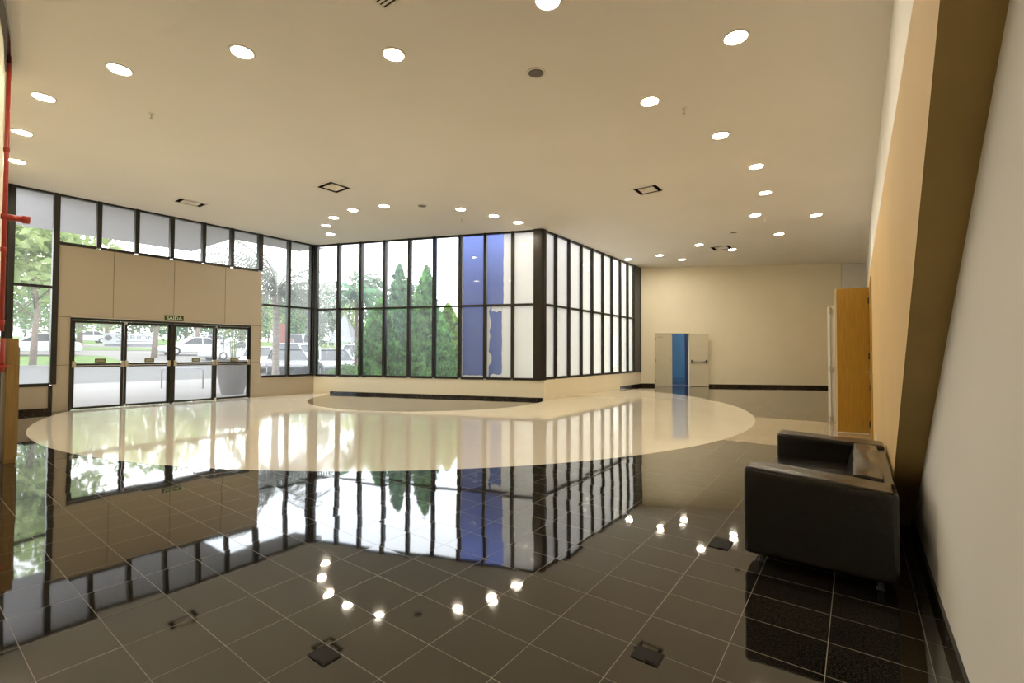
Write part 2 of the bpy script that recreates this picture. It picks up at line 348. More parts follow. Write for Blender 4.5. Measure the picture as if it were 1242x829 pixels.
# ------------------------------------------------------------------ windows
WN = [0]
def bay(F, s0, s1, zs, label, mw=.075, inn=.05, film=None, first=False, zt=H, blue=None):
    """one glazed bay: mullion on its right-hand side, rails, panes"""
    WN[0] += 1
    r = empty('window_%d' % WN[0], F @ Matrix.Translation((s0, 0, 0))); tag(r, label, 'window', kind='structure')
    L = s1-s0; h = mw/2; z0, z1 = zs[0], zt
    MB().box(L-h, -.10, z0, L+h, inn, z1).build('mullion', M['frame'], r, bevel=.004)
    if first: MB().box(-h, -.10, z0, h, inn, z1).build('mullion', M['frame'], r, bevel=.004)
    MB().box(h, -.08, z0-.035, L-h, .02, z0+.03).build('sill_rail', M['frame'], r, bevel=.004)
    MB().box(h, -.08, z1-.045, L-h, .02, z1).build('head_rail', M['frame'], r, bevel=.004)
    lv = [z0+.03]
    for z in zs[1:]:
        MB().box(h, -.08, z-.028, L-h, .015, z+.028).build('transom', M['frame'], r, bevel=.004); lv += [z-.028, z+.028]
    lv.append(z1-.045)
    for k in range(0, len(lv), 2):
        MB().box(h-.005, -.042, lv[k]-.005, L-h+.005, -.036, lv[k+1]+.005).build('pane', M['glass'], r)
    if film:
        for poly in film(L, h, lv):
            MB().add([(u, -.05, z) for u, z in poly], [tuple(range(len(poly)))]).build('film', M['film'], r, fix=False)
    return r
SILL, TRAN, CLER = .585, 2.66, 3.63
bay(FL, 1.56, 2.22, [SILL, TRAN], 'tall window beside the red pipe, left of the entrance', .10, first=True)
cl = [2.22, 2.92, 3.61, 4.32, 5.03, 5.72, 6.48]
for i in range(6): bay(FL, cl[i], cl[i+1], [CLER], '%s high window from the left above the beige entrance panels' % ORD[i], .085 if i < 5 else .12)
bay(FL, 6.53, 7.33, [SILL, TRAN], 'tall window just right of the entrance doors, palm behind it', .085)
bay(FL, 7.33, 8.13, [SILL, TRAN], 'tall window right of the palm trunk, ending at corner post', .05)
fe = [.06, .87, 1.67, 2.49, 3.32, 4.13, 4.94, 5.71, 6.52, 7.33]
def rag(z0, z1, n, u, amp):
    return [(u+random.uniform(-amp, amp), z0+(z1-z0)*k/n) for k in range(n+1)]
def film_full(L, h, lv): return [[(h, lv[k]), (L-h, lv[k]), (L-h, lv[k+1]), (h, lv[k+1])] for k in range(0, len(lv), 2)]
def film_torn(L, h, lv):
    u = .60*L; out = []
    out.append([(L-h, lv[3]), (L-h, lv[2])] + rag(lv[2], lv[3], 18, u+.04, .008))
    out.append([(L-h, lv[1]), (L-h, lv[0])] + rag(lv[0], lv[1], 18, u, .008))
    # scraps still stuck along the edges of the lower pane
    out.append([(h, lv[1])] + [(h, lv[0]+.02)] + [(h+.05+.07*abs(math.sin(k*1.7))*random.random() + (.06 if k in (3, 4, 11) else 0), lv[0]+.02+(lv[1]-lv[0]-.02)*k/14) for k in range(15)])
    out.append([(h+.10, lv[0]), (u-.004, lv[0])] + [(u-.004-(u-h-.11)*k/8, lv[0]+.06+.06*random.random()) for k in range(9)])
    out.append([(h+.13, lv[1]), (u-.010, lv[1])] + [(u-.010-(u-h-.15)*k/6, lv[1]-.10-.07*random.random()) for k in range(7)])
    return out
def film_edge(L, h, lv):
    return [[(h, lv[k+1]), (h, lv[k])] + rag(lv[k], lv[k+1], 16, h+.03, .012) for k in (0, 2)] + [[(h+.05, lv[0]), (L-h, lv[0])] + [(L-h-(L-2*h-.05)*k/10, lv[0]+.03+.03*random.random()) for k in range(11)]]
ftxt = ['at the corner post, parked cars behind', 'with the young palm behind', 'with the edge of the first conifer', 'with the tall dark spire conifer', 'with the slim light green conifer', 'with the yellow-green conifer', 'filled by blue column', 'with torn white film over blue column', 'wholly covered by white film']
for i in range(9):
    bay(FF, fe[i], fe[i+1], [.57, 2.63], '%s bay of the long front glazing, %s' % (ORD[i], ftxt[i]), .085 if i < 8 else .02, .05,
        film={6: film_edge, 7: film_torn, 8: film_full}.get(i), zt=H)
ge = [10.82, 11.43, 12.19, 12.97, 13.71, 14.5, 15.23, 15.95, 16.63, 17.24]
for i in range(9):
    bay(FG, ge[i], ge[i+1], [.59, 2.63], '%s white filmed bay counted from the outer corner post' % ORD[i], .06, .045, film=film_full)
w = MB(); w.box(17.27, -.1, .56, 17.887, .03, H); o = w.build('trim_6', M['greyframe']); o.matrix_world = FG; tag(o, 'dark grey panel closing the filmed glazing at far wall', 'trim', kind='structure')
w = MB(); w.box(17.86, -.1, .53, 17.89, .05, H); o = w.build('trim_7', M['frame']); o.matrix_world = FG; tag(o, 'thin dark edge where filmed glazing meets far wall', 'trim', kind='structure')
# corner posts and caps
w = MB(); w.box(-.12, -.06, .55, .115, .06, H); w.box(-.17, -.02, .55, -.06, .10, H); o = w.build('trim_8', M['frame'], bevel=.006); o.matrix_world = FF; tag(o, 'dark post in the inner glazing corner', 'trim', kind='structure')
w = MB(); w.prism([(XG-.20, 10.58), (XG+.02, 10.66), (XG+.06, 10.73), (XG+.06, 10.85), (XG-.10, 10.90), (XG-.23, 10.72)], .545, H); o = w.build('trim_9', M['frame'], bevel=.006); tag(o, 'broad dark post on the projecting glazing corner', 'trim', kind='structure')
w = MB(); w.box(2.155, -.1, 0, 2.215, .025, .56); o = w.build('trim_10', M['frame']); o.matrix_world = FL; tag(o, 'dark post under the tall window left of entrance', 'trim', kind='structure')
w = MB(); w.box(1.46, -.1, 0, 1.60, .03, H); o = w.build('trim_11', M['frame']); o.matrix_world = FL; tag(o, 'dark jamb behind the red pipe', 'trim', kind='structure')

# ------------------------------------------------------------------ lettering
def letters(txt, size, m, parent, loc, rot, name='lettering', depth=.002, width=None):
    cu = bpy.data.curves.new('t', 'FONT'); cu.body = txt; cu.size = size; cu.extrude = depth; cu.align_x = 'CENTER'; cu.align_y = 'CENTER'
    t = bpy.data.objects.new('t', cu); COL.objects.link(t); bpy.context.view_layer.update()
    me = bpy.data.meshes.new_from_object(t.evaluated_get(bpy.context.evaluated_depsgraph_get()))
    bpy.data.objects.remove(t); me.materials.clear(); me.materials.append(m)
    if width:
        xs = [v.co.x for v in me.vertices]; k = width/(max(xs)-min(xs))
        for v in me.vertices: v.co.x *= k
    o = bpy.data.objects.new(name, me); COL.objects.link(o); o.parent = parent
    o.matrix_local = Matrix.Translation(loc) @ rot; return o
# text read from +local-y side with local x running to the reader's right or left
RT = Matrix(((1,0,0,0),(0,0,-1,0),(0,1,0,0),(0,0,0,1)))          # faces -y, reads along +x
RTB = Matrix.Rotation(PI, 4, 'Z') @ RT                          # faces +y, reads along -x
RTI = Matrix(((1,0,0,0),(0,0,1,0),(0,1,0,0),(0,0,0,1)))

# ------------------------------------------------------------------ entrance doors (left wall frame: +x runs right, +y faces the room)
def face_letters(txt, size, m, parent, x, y, z, width=None):
    # in the wall frames the room looks at the wall from +y with +x to its right
    cu_rot = Matrix(((1,0,0,0),(0,0,1,0),(0,1,0,0),(0,0,0,1)))  # letter x->x, letter y->z, normal mirrored: recalculated below
    o = letters(txt, size, m, parent, (x, y, z), cu_rot, width=width)
    o.data.flip_normals(); return o
w = MB(); w.box(2.48, -.10, 0, 2.51, .03, 2.035); w.box(6.22, -.10, 0, 6.25, .03, 2.035); w.box(2.51, -.10, 1.985, 6.22, .03, 2.035); w.box(4.325, -.10, 0, 4.395, .03, 1.985)
o = w.build('trim_12', M['frame'], bevel=.004); o.matrix_world = FL; tag(o, 'dark frame and centre post around the glass doors', 'trim', kind='structure')
w = MB(); w.box(2.48, 0, 2.036, 6.25, .012, 2.055); o = w.build('trim_13', M['alu']); o.matrix_world = FL; tag(o, 'pale strip above the glass doors', 'trim', kind='structure')
dl = [(2.512, 3.415, 0), (3.425, 4.323, 1), (4.397, 5.335, 0), (5.345, 6.218, 1)]
dtx = ['leftmost glass entrance door leaf', 'second glass entrance door leaf, white sign behind', 'third glass entrance door leaf, right of the centre post', 'rightmost glass entrance door leaf, planter behind']
for i, (a, b, right) in enumerate(dl):
    r = empty('door_%d' % (i+1), FL @ Matrix.Translation((a, 0, .012))); tag(r, dtx[i], 'door', kind='structure')
    L = b-a; st = .05
    w = MB(); w.box(0, -.06, 0, st, -.01, 1.965); w.box(L-st, -.06, 0, L, -.01, 1.965); w.box(st, -.06, 0, L-st, -.01, .05); w.box(st, -.06, 1.91, L-st, -.01, 1.965); w.box(st, -.06, .925, L-st, -.01, .965)
    w.build('door_frame', M['frame'], r, bevel=.004)
    MB().box(st-.005, -.038, .045, L-st+.005, -.032, .93).build('pane', M['glass'], r); MB().box(st-.005, -.038, .96, L-st+.005, -.032, 1.915).build('pane', M['glass'], r)
    bar = MB().box(.06, .012, .968, L-.06, .045, 1.012).build('panic_bar', M['frame'], r, bevel=.008)
    MB().box(.06, .020, .952, L-.06, .036, .966).build('bar_lower_edge', M['alu'], bar)
    for x in (.0, L-.06): MB().box(x, -.01, .92, x+.065, .055, 1.06).build('latch_box', M['steel'], bar, bevel=.006)
    cx = L*.53
    p = MB().box(cx-.095, .015, 1.02, cx+.095, .030, 1.115).build('push_plate', M['plate'], r, bevel=.004)
    w = MB(); w.box(cx-.075, .030, 1.04, cx+.075, .032, 1.095); w.build('plate_face', M['plate_text'], p)
    if right:
        for z in (.0, 1.92): MB().box(.005, -.01, z, .045, .02, z+.05).build('pivot', M['steel'], r, bevel=.006)
# exit sign
r = empty('exit_sign', FL @ Matrix.Translation((4.40, 0, 2.13))); tag(r, 'small dark green SAÍDA sign above the entrance doors', 'sign')
MB().box(-.20, .001, -.065, .20, .022, .065).build('sign_board', M['sign_green'], r, bevel=.004)
face_letters('SAÍDA', .125, M['sign_text'], r, 0, .024, -.006, width=.33)

# ------------------------------------------------------------------ far doors
def hinge(mb, x, y, zs, r=.012):
    for z in zs: mb.tube([(x, y, z-.05), (x, y, z+.05)], r, 8)
r = empty('door_5', FA @ Matrix.Translation((D0, 0, .01))); tag(r, 'closed left leaf of the cream far doors', 'door', kind='structure')
MB().box(.004, -.05, 0, .635, -.005, DZ-.015).build('leaf', M['cream_door'], r, bevel=.004)
for z in (.2, 1.0, 1.85):
    w = MB(); hinge(w, .005, .004, (z,)); w.build('hinge', M['greyframe'], r)
MB().box(.10, -.006, 1.90, .30, .04, 1.965).build('door_closer', M['alu'], r, bevel=.005)
MB().box(.57, -.006, .95, .61, .02, 1.06).build('lock', M['steel'], r, bevel=.005)
r = empty('door_6', FA @ Matrix.Translation((D1+.01, .03, .01)) @ Matrix.Rotation(math.radians(8), 4, 'Z')); tag(r, 'wide open right leaf of the cream far doors', 'door', kind='structure')
MB().box(0, 0, 0, .68, .045, DZ-.015).build('leaf', M['cream_door'], r, bevel=.004)
b = MB().tube([(.08, .085, .98), (.60, .085, .96)], .017, 10).build('panic_bar', M['alu'], r, smooth=True)
for x in (.07, .60): MB().box(x-.03, .045, .92, x+.03, .10, 1.03).build('bar_mount', M['greyframe'], b, bevel=.006)
# what lies beyond the far doors: an open yard with a blue wall
o = empty('wall_yard', FA); tag(o, 'blue wall seen through the far doorway', 'wall', kind='structure')
MB().box(-2.0, -2.2, 0, 4.0, -2.0, 4.0).build('blue_face', M['blue2'], o); MB().box(1.98, -1.2, 0, 2.3, -.9, 4).build('dark_pier', M['navy'], o)
MB().box(1.25, -1.99, 1.35, 1.55, -1.9, 2.15).build('dark_opening', M['navy'], o); MB().box(.2, -1.99, .0, 3.2, -1.7, .32).build('blue_step', M['blue2'], o); MB().box(-2, -2.2, -.2, 4, -.18, -.005).build('paving', M['navy'], o)

# ------------------------------------------------------------------ right-hand doors
ang = math.radians(-1)
r = empty('door_7', Matrix.Translation((XB-.02, 9.52, .012))); tag(r, 'open ochre wooden door leaf beyond the sofa', 'door', kind='structure')
r.matrix_world = r.matrix_world @ Matrix.Rotation(math.radians(180+6), 4, 'Z')
MB().box(.005, -.022, 0, .455, .022, 2.37).build('leaf', M['wood'], r, bevel=.004)
MB().box(.43, .0222, 0.002, .456, .0232, 2.368).build('edge_band', M['cream_door'], r)
for z in (.15, 1.25, 2.15):
    w = MB(); hinge(w, .0, .026, (z,), .014); w.build('hinge', M['dark'], r)
r = empty('door_8', Matrix.Translation((XB-.01, 8.645, .012))); tag(r, 'closed wooden door leaf flush in the ochre wall', 'door', kind='structure')
MB().box(-.004, 0, 0, .008, .80, 2.36).build('leaf', M['wood'], r)
hd = MB().box(-.012, .70, .86, -.002, .75, 1.06).build('handle', M['steel'], r, bevel=.003)
MB().tube([(-.005, .725, 1.0), (-.055, .725, 1.0), (-.06, .62, 1.0)], .011, 8).build('lever', M['steel'], hd, smooth=True)
MB().box(-.012, .70, .70, -.002, .75, .79).build('lock', M['dark'], r, bevel=.002)
r = empty('door_9', Matrix.Translation((XB-.02, 10.64, .012)) @ Matrix.Rotation(PI, 4, 'Z')); tag(r, 'open white fire door leaf behind the wooden door', 'door', kind='structure')
MB().box(.005, -.022, .0, .60, .022, 2.17).build('leaf', M['white_door'], r, bevel=.004)
rod = MB().tube([(.555, .05, .03), (.555, .05, 2.14)], .010, 8).build('vertical_rod', M['alu'], r)
for z in (.02, .96, 2.06): MB().box(.53, .02, z, .58, .075, z+.10).build('latch_box', M['steel'], rod, bevel=.005)
MB().tube([(.10, .085, 1.0), (.55, .085, 1.0)], .016, 8).build('panic_bar', M['steel'], r)
MB().box(.40, .022, .82, .45, .04, .96).build('lock', M['steel'], r, bevel=.004)

# wall socket
r = empty('wall_socket', Matrix.Translation((XB, 7.0, .30))); tag(r, 'small white socket plate low on the ochre wall', 'socket')
MB().box(-.008, -.04, -.06, 0, .04, .06).build('plate', M['outlet'], r, bevel=.004); MB().box(-.011, -.022, -.022, -.008, .022, .022).build('insert', M['vent'], r)

# ------------------------------------------------------------------ sofa (leather, low back level with the arms)
SX0, SX1, SY0, SY1 = -.575, .175, 3.22, 4.99
so = empty('sofa', loc=(0, 0, 0)); so.location = ((SX0+SX1)/2, (SY0+SY1)/2, 0); tag(so, 'black leather two-seat sofa with boxy arms against the right wall', 'sofa')
ox, oy = so.location.x, so.location.y
def cushion(x0, y0, z0, x1, y1, z1, nx, ny, nz, puff, wr, seed, slope=0, lean=0):
    """a box with rounded, puffed, slightly creased faces"""
    rnd = random.Random(seed); bm = bmesh.new(); bmesh.ops.create_cube(bm, size=1)
    bmesh.ops.subdivide_edges(bm, edges=bm.edges[:], cuts=9, use_grid_fill=True)
    ph = [rnd.uniform(0, 6) for _ in range(6)]
    for v in bm.verts:
        u, t, q = v.co.x*2, v.co.y*2, v.co.z*2
        e = lambda a: (1-a*a)
        X = (x0+x1)/2 + (x1-x0)/2*u*(1+puff*nx*e(t)*e(q)*.2); Y = (y0+y1)/2+(y1-y0)/2*t*(1+puff*ny*e(u)*e(q)*.1)
        Z = (z0+z1)/2+(z1-z0)/2*q*(1+puff*nz*e(u)*e(t)*.3)
        c = wr*(math.sin(23*Y+9*X+ph[0])*math.sin(13*Y+ph[1])+.6*math.sin(41*Y-17*X+ph[2])) * (e(u*.95)**.5)
        if q > .5: Z += c
        if u < -.5: X -= c*.8
        if q > 0: Z -= slope*(X-x0)*q
        X += lean*(q+1)/2*(1-u)/2
        v.co = (X-ox, Y-oy, Z)
    mb = MB(); bm.verts.index_update()
    mb.v = [tuple(v.co) for v in bm.verts]; mb.f = [tuple(x.index for x in f.verts) for f in bm.faces]; bm.free(); return mb
def soft(mb, name, bev=.025):
    o = mb.build(name, M['leather'], so, smooth=True)
    b = o.modifiers.new('bevel', 'BEVEL'); b.width = bev; b.segments = 4; b.limit_method = 'ANGLE'; b.angle_limit = .9
    o.modifiers.new('wn', 'WEIGHTED_NORMAL'); return o
AT, AH = .26, .60
a1 = soft(cushion(SX0, SY0, .065, SX1, SY0+AT, AH, .3, .2, .2, .1, .0025, 1, .06), 'armrest')
a2 = soft(cushion(SX0, SY1-AT, .065, SX1, SY1, AH, .3, .2, .2, .1, .0025, 2, .04), 'armrest')
soft(cushion(SX0+.02, SY0+AT, .065, SX1-.01, SY1-AT, .27, 0, 0, 0, 0, 0, 3), 'base', .012)
soft(cushion(SX0+.005, SY0+AT+.006, .27, -.045, SY1-AT-.006, .405, .2, .1, .6, .5, .004, 4), 'seat_cushion')
soft(cushion(.10, SY0+AT+.004, .27, SX1, SY1-AT-.004, .545, 0, 0, 0, 0, 0, 5), 'backrest')
soft(cushion(-.075, SY0+AT+.004, .38, .125, SY1-AT-.006, .572, .5, .1, .8, .6, .012, 6, 0, .050), 'back_cushion', .045)
for ay0, ay1, a in ((SY0, SY0+AT, a1), (SY1-AT, SY1, a2)):
    w = MB()
    for y in (ay0+.004, ay1-.004): w.tube([(SX0+.02-ox, y-oy, AH-.022), (SX1-.03-ox, y-oy, AH-.060)], .0045, 6)
    w.build('piping', M['seam'], a, smooth=True)
for x in (SX0+.08, SX1-.08):
    for y in (SY0+.09, SY1-.09):
        MB().lathe([(.020, 0), (.022, .006), (.014, .012), (.014, .07)], 14, (x-ox, y-oy, 0)).build('leg', M['greyframe'], so, smooth=True)

# ------------------------------------------------------------------ red riser and hydrant cabinet at the left
PX, PY = -7.80, .825
r = empty('standpipe', loc=(PX, PY, 0)); tag(r, 'thin red fire pipe running down the curved left wall', 'pipe')
MB().tube([(0, 0, 1.52), (0, 0, H)], .021, 12).build('riser', M['red'], r, smooth=True)
for z in (1.62, 2.45, 3.6): MB().lathe([(.022, -.03), (.027, -.02), (.027, .02), (.022, .03)], 12, (0, 0, z)).build('coupling', M['red'], r, smooth=True)
t = MB().tube([(0, -.03, 2.83), (0, .16, 2.83)], .034, 12).build('outlet', M['red'], r, smooth=True)
MB().tube([(0, .14, 2.83), (0, .20, 2.83)], .046, 12).build('cap', M['red'], t, smooth=True)
r = empty('hose_cabinet', loc=(-7.98, .93, 0)); tag(r, 'brown wooden hose cabinet standing at the left edge', 'cabinet')
MB().box(-.22, -.055, 0, .12, .045, 1.44).build('carcass', M['brownwood'], r, bevel=.005)
MB().box(-.215, .045, .06, .10, .058, 1.34).build('door_panel', M['brownwood'], r, bevel=.003)
MB().box(.12, -.05, .04, .128, .035, 1.40).build('front_panel', M['brownwood'], r, bevel=.003)
w = empty('hose_valve', loc=(-7.72, .80, 0)); 
w.location = (-7.772, .862, 1.12); tag(w, 'red hydrant valve on the side of the brown cabinet', 'valve')
MB().tube([(-.06, -.03, .0), (.045, -.03, 0)], .03, 12).build('body', M['red'], w, smooth=True)
MB().tube([(.03, -.03, -.06), (.03, -.03, .32)], .02, 12).build('stem', M['red'], w, smooth=True)
MB().lathe([(.055, -.012), (.062, 0), (.055, .012)], 16, (.03, -.03, .0), None).build('hand_wheel', M['red'], w, smooth=True)

# ------------------------------------------------------------------ floor boxes
def floor_box(x, y, sx, sy, label, up):
    r = empty('floor_box', loc=(x, y, 0)); tag(r, label, 'floor box', 'floor outlet boxes')
    w = MB(); t = .006
    w.box(-sx, -sy, 0, sx, -sy+t, .004); w.box(-sx, sy-t, 0, sx, sy, .004); w.box(-sx, -sy+t, 0, -sx+t, sy-t, .004); w.box(sx-t, -sy+t, 0, sx, sy-t, .004)
    w.build('rim', M['dark'], r)
    MB().box(-sx+t, -sy+t, 0, -.001, sy-t, .003).build('lid', M['dark'], r)
    m = Matrix.Translation((sx-t, 0, .003)) @ Matrix.Rotation(math.radians(up), 4, 'Y')
    w = MB(); w.box(-sx+t+.002, -sy+t, 0, 0, sy-t, .003, m); w.build('lid', M['dark'], r)
floor_box(-1.845, 1.16, .062, .042, 'black floor box nearest the camera at left', 3)
floor_box(-.735, 1.985, .058, .046, 'black floor box between camera and sofa, lid slightly lifted', 5)
floor_box(-.757, 3.43, .062, .085, 'larger black floor box just left of sofa', 3)

# ------------------------------------------------------------------ ceiling fittings
def lamp_mesh():
    r = empty('downlight', loc=(0, 0, H))
    MB().lathe([(.138, 0), (.138, -.006), (.131, -.010), (.112, -.010), (.108, -.003), (.108, -.0005)], 28).build('trim_ring', M['trimring'], r, smooth=True)
    w = MB(); n = 16; w.add([(.109*math.cos(2*PI*k/n), .109*math.sin(2*PI*k/n), -.004) for k in range(n)], [tuple(range(n-1, -1, -1))])
    w.add([(.109*math.cos(2*PI*k/n), .109*math.sin(2*PI*k/n), -.0015) for k in range(n)], [tuple(range(n))])
    w.build('lamp', M['lamp'], r, fix=False)
    return r
proto = lamp_mesh(); first = [True]
def light(x, y, label):
    o = proto if first[0] else copy_tree(proto); first[0] = False
    o.location = (x, y, H); tag(o, label, 'ceiling light', 'recessed ceiling downlights'); return o
A_ = [(-12.04,1.40),(-10.37,1.25),(-8.70,1.24),(-7.09,1.65),(-5.55,2.37),(-4.20,3.41)]
for i, p in enumerate(A_): light(*p, '%s round downlight from the red pipe along the near left arc' % ORD[i])
light(-1.0, 5.38, 'largest, nearest round downlight at the upper right')
for i, p in enumerate([(-2.2,6.09),(-1.66,7.69),(-1.42,9.36),(-1.51,11.02),(-1.95,12.66)]): light(*p, '%s round downlight from the camera in the curved right-hand row' % ORD[i])
light(-.75, 13.52, 'round downlight closest to the ochre wall top'); light(-1.72, 15.07, 'round downlight near the right wall, past the curved row')
light(-3.22, 16.47, 'round downlight touching the far square ceiling vent'); light(-3.91, 15.13, 'round downlight just left of the far square ceiling vent')
light(-5.04, 17.17, 'round downlight closest to the far cream wall'); light(-5.45, 16.0, 'round downlight second from the filmed glazing near far wall'); light(-6.60, 16.02, 'round downlight beside the far end of filmed glazing')
for i, p in enumerate([(-12.12,7.64),(-11.41,7.07),(-10.56,6.74),(-9.63,6.65),(-8.77,6.89)]): light(*p, '%s downlight from the inner glazing corner in the small arc' % ORD[i])
for i, p in enumerate([(-7.05,9.81),(-7.19,8.98),(-7.49,8.11)]): light(*p, '%s downlight from the projecting corner post in the small arc' % ORD[i])
light(-2.35, 3.75, 'round downlight glowing just above the top edge of the photo')

def cut(o, boxes):
    mb = MB()
    for b in boxes: mb.box(*b)
    c = mb.build('cutter', M['dark']); md = o.modifiers.new('b', 'BOOLEAN'); md.operation = 'DIFFERENCE'; md.object = c; md.solver = 'EXACT'
    bpy.context.view_layer.update()
    me = bpy.data.meshes.new_from_object(o.evaluated_get(bpy.context.evaluated_depsgraph_get())); o.modifiers.clear(); o.data = me; bpy.data.objects.remove(c)
DIFF = [(-8.61,5.49,.30,.27,'square four-way ceiling diffuser nearest the entrance'), (-3.44,9.40,.28,.26,'square four-way ceiling diffuser in front of the filmed glazing'), (-3.44,16.0,.32,.36,'square four-way ceiling diffuser nearest the far wall'), (-12.17,4.15,.22,.30,'pale ceiling diffuser close to the high entrance windows')]
cut(bpy.data.objects['ceiling'], [(x-sx+.03, y-sy+.03, H-.1, x+sx-.03, y+sy-.03, H+.16) for x, y, sx, sy, _ in DIFF])
def diffuser(x, y, sx, sy, label):
    r = empty('air_diffuser', loc=(x, y, H)); tag(r, label, 'air vent', 'square ceiling air diffusers')
    f = .04; w = MB()
    w.box(-sx, -sy, -.012, sx, -sy+f, 0); w.box(-sx, sy-f, -.012, sx, sy, 0); w.box(-sx, -sy+f, -.012, -sx+f, sy-f, 0); w.box(sx-f, -sy+f, -.012, sx, sy-f, 0)
    w.build('frame', M['vent'], r)
    w = MB(); e = .031; T = .155
    w.box(-sx+e, -sy+e, .0, -sx+e+.004, sy-e, T); w.box(sx-e-.004, -sy+e, .0, sx-e, sy-e, T); w.box(-sx+e, -sy+e, .0, sx-e, -sy+e+.004, T); w.box(-sx+e, sy-e-.004, .0, sx-e, sy-e, T); w.box(-sx+e, -sy+e, T-.004, sx-e, sy-e, T)
    w.build('recess', M['dark'], r)
    def funnel(k0, z0, k1, z1, name):
        w = MB(); q = []
        for (kk, z) in ((k0, z0), (k1, z1)): q += [(-sx*kk, -sy*kk, z), (sx*kk, -sy*kk, z), (sx*kk, sy*kk, z), (-sx*kk, sy*kk, z)]
        p = [(a, b, c+.004) for a, b, c in q]; w.add(q+p, [(0,1,5,4),(1,2,6,5),(2,3,7,6),(3,0,4,7),(8,12,13,9),(9,13,14,10),(10,14,15,11),(11,15,12,8),(0,8,9,1),(1,9,10,2),(2,10,11,3),(3,11,8,0)])
        w.build(name, M['vent'], r)
    funnel(.56, -.010, .10, .11, 'blades')
for a in DIFF: diffuser(*a)
r = empty('ceiling_grille', loc=(-3.41, 2.60, H)); tag(r, 'square slatted return grille at the top edge', 'air grille')
w = MB(); q = .31; f = .03
w.box(-q, -q, -.012, q, -q+f, 0); w.box(-q, q-f, -.012, q, q, 0); w.box(-q, -q+f, -.012, -q+f, q-f, 0); w.box(q-f, -q+f, -.012, q, q-f, 0); w.build('frame', M['vent'], r)
MB().box(-q+f, -q+f, -.003, q-f, q-f, -.001).build('recess', M['dark'], r)
w = MB()
for k in range(13):
    y = -q+f+.022+k*.042; w.box(-q+f, y-.012, -.010, q-f, y+.012, -.007)
w.build('slats', M['vent'], r)
def speaker(x, y, rad, label):
    r = empty('ceiling_speaker', loc=(x, y, H)); tag(r, label, 'speaker', 'round ceiling speakers')
    MB().lathe([(rad, 0), (rad, -.008), (rad*.82, -.012), (rad*.8, -.006)], 28).build('rim', M['vent'] if rad > .09 else M['speaker'], r, smooth=True)
    MB().lathe([(rad*.8, -.006), (rad*.5, -.010), (.001, -.012)], 28).build('grille', M['speaker'], r, smooth=True)
speaker(-3.08, 4.65, .115, 'round grey ceiling speaker nearest the camera'); speaker(-8.05, 7.40, .12, 'round ceiling speaker between the two small-arc light groups'); speaker(-2.72, 14.13, .11, 'small ceiling speaker before the far diffuser')
def sprinkler(x, y, label):
    r = empty('ceiling_sprinkler', loc=(x, y, H)); tag(r, label, 'sprinkler', 'ceiling sprinkler heads')
    MB().lathe([(.036, .004), (.036, -.006), (.012, -.012)], 16).build('escutcheon', M['vent'], r, smooth=True)
    w = MB(); w.tube([(0, 0, -.005), (0, 0, -.035)], .012, 8)
    for s in (-1, 1): w.tube([(s*.012, 0, -.03), (s*.018, 0, -.05), (s*.004, 0, -.075)], .004, 6)
    w.build('body', M['steel'], r); MB().lathe([(.026, -.075), (.026, -.079)], 14).build('deflector', M['steel'], r)
for x, y, t in [(-8.05,2.24,'sprinkler head between the entrance and near left lights'), (-1.88,6.53,'sprinkler head beside the second right-hand downlight'), (-7.99,8.68,'sprinkler head above the front glazing'), (-1.80,13.11,'sprinkler head near the fifth right-hand downlight'), (-1.83,18.08,'sprinkler head closest to the far wall')]: sprinkler(x, y, t)

# ================================================================== OUTSIDE
FWD = Vector((-.5932, .8051)); RGT = Vector((.8051, .5932))
def spot(bx, d):            # bearing (tangent to the right of the view axis) and depth in metres -> plan position
    p = FWD*d + RGT*(bx*d); return p.x, p.y
PROF = [(-30, -.03), (0, -.03), (11, -.0), (22, .42), (29, .96), (53, 2.0), (90, 3.2), (160, 5)]
def gz(x):
    u = XL-x
    for (a, za), (b, zb) in zip(PROF, PROF[1:]):
        if u <= b: return za+(zb-za)*(u-a)/(b-a)
    return PROF[-1][1]
def strip(name, u0, u1, y0, y1, m, label, dz=0, kind='structure', cat='ground'):
    us = sorted({u0, u1} | {u for u, _ in PROF if u0 < u < u1}); w = MB()
    for a, b in zip(us, us[1:]):
        xa, xb = XL-a, XL-b; w.add([(xa, y0, gz(xa)+dz), (xa, y1, gz(xa)+dz), (xb, y1, gz(xb)+dz), (xb, y0, gz(xb)+dz)], [(0, 1, 2, 3)])
        w.add([(xa, y0, gz(xa)+dz-.3), (xa, y1, gz(xa)+dz-.3), (xb, y1, gz(xb)+dz-.3), (xb, y0, gz(xb)+dz-.3)], [(3, 2, 1, 0)])
    o = w.build(name, m, fix=False); tag(o, label, cat, kind=kind); return o
def ground_piece(name, poly, m, label, z=-.03):
    o = MB().prism(poly, z-.3, z).build(name, m); return tag(o, label, 'ground', kind='structure')
strip('ground_apron', .14, 11, -60, 90, M['concrete'], 'pale concrete apron outside the entrance')
strip('ground_drive', 11, 22, -60, 90, M['asphalt'], 'grey driveway beyond the apron')
strip('ground_verge', 22, 29, -60, 9.5, M['lawn'], 'bright green grass verge across the driveway')
strip('ground_parking', 22, 29, 9.5, 90, M['pale_road'], 'pale parking area right of the verge')
strip('ground_road', 29, 53, -60, 90, M['pale_road'], 'pale road beyond the grass verge')
strip('ground_slope', 53, 160, -120, 160, M['lawn'], 'far grassy slope under the trees')
strip('ground_island', 38, 44, -2, 16, M['lawn'], 'grass island in the far road', .03)
ground_piece('ground_bed', [(XL+.05, 8.6), (XG-.3, 11.1), (XG-.3, 19), (XW+4, 26), (XW+4, 60), (-13.9, 60), (-13.9, 8.7)], M['soil'], 'planted bed beyond the front glazing', -.01)
o = MB()
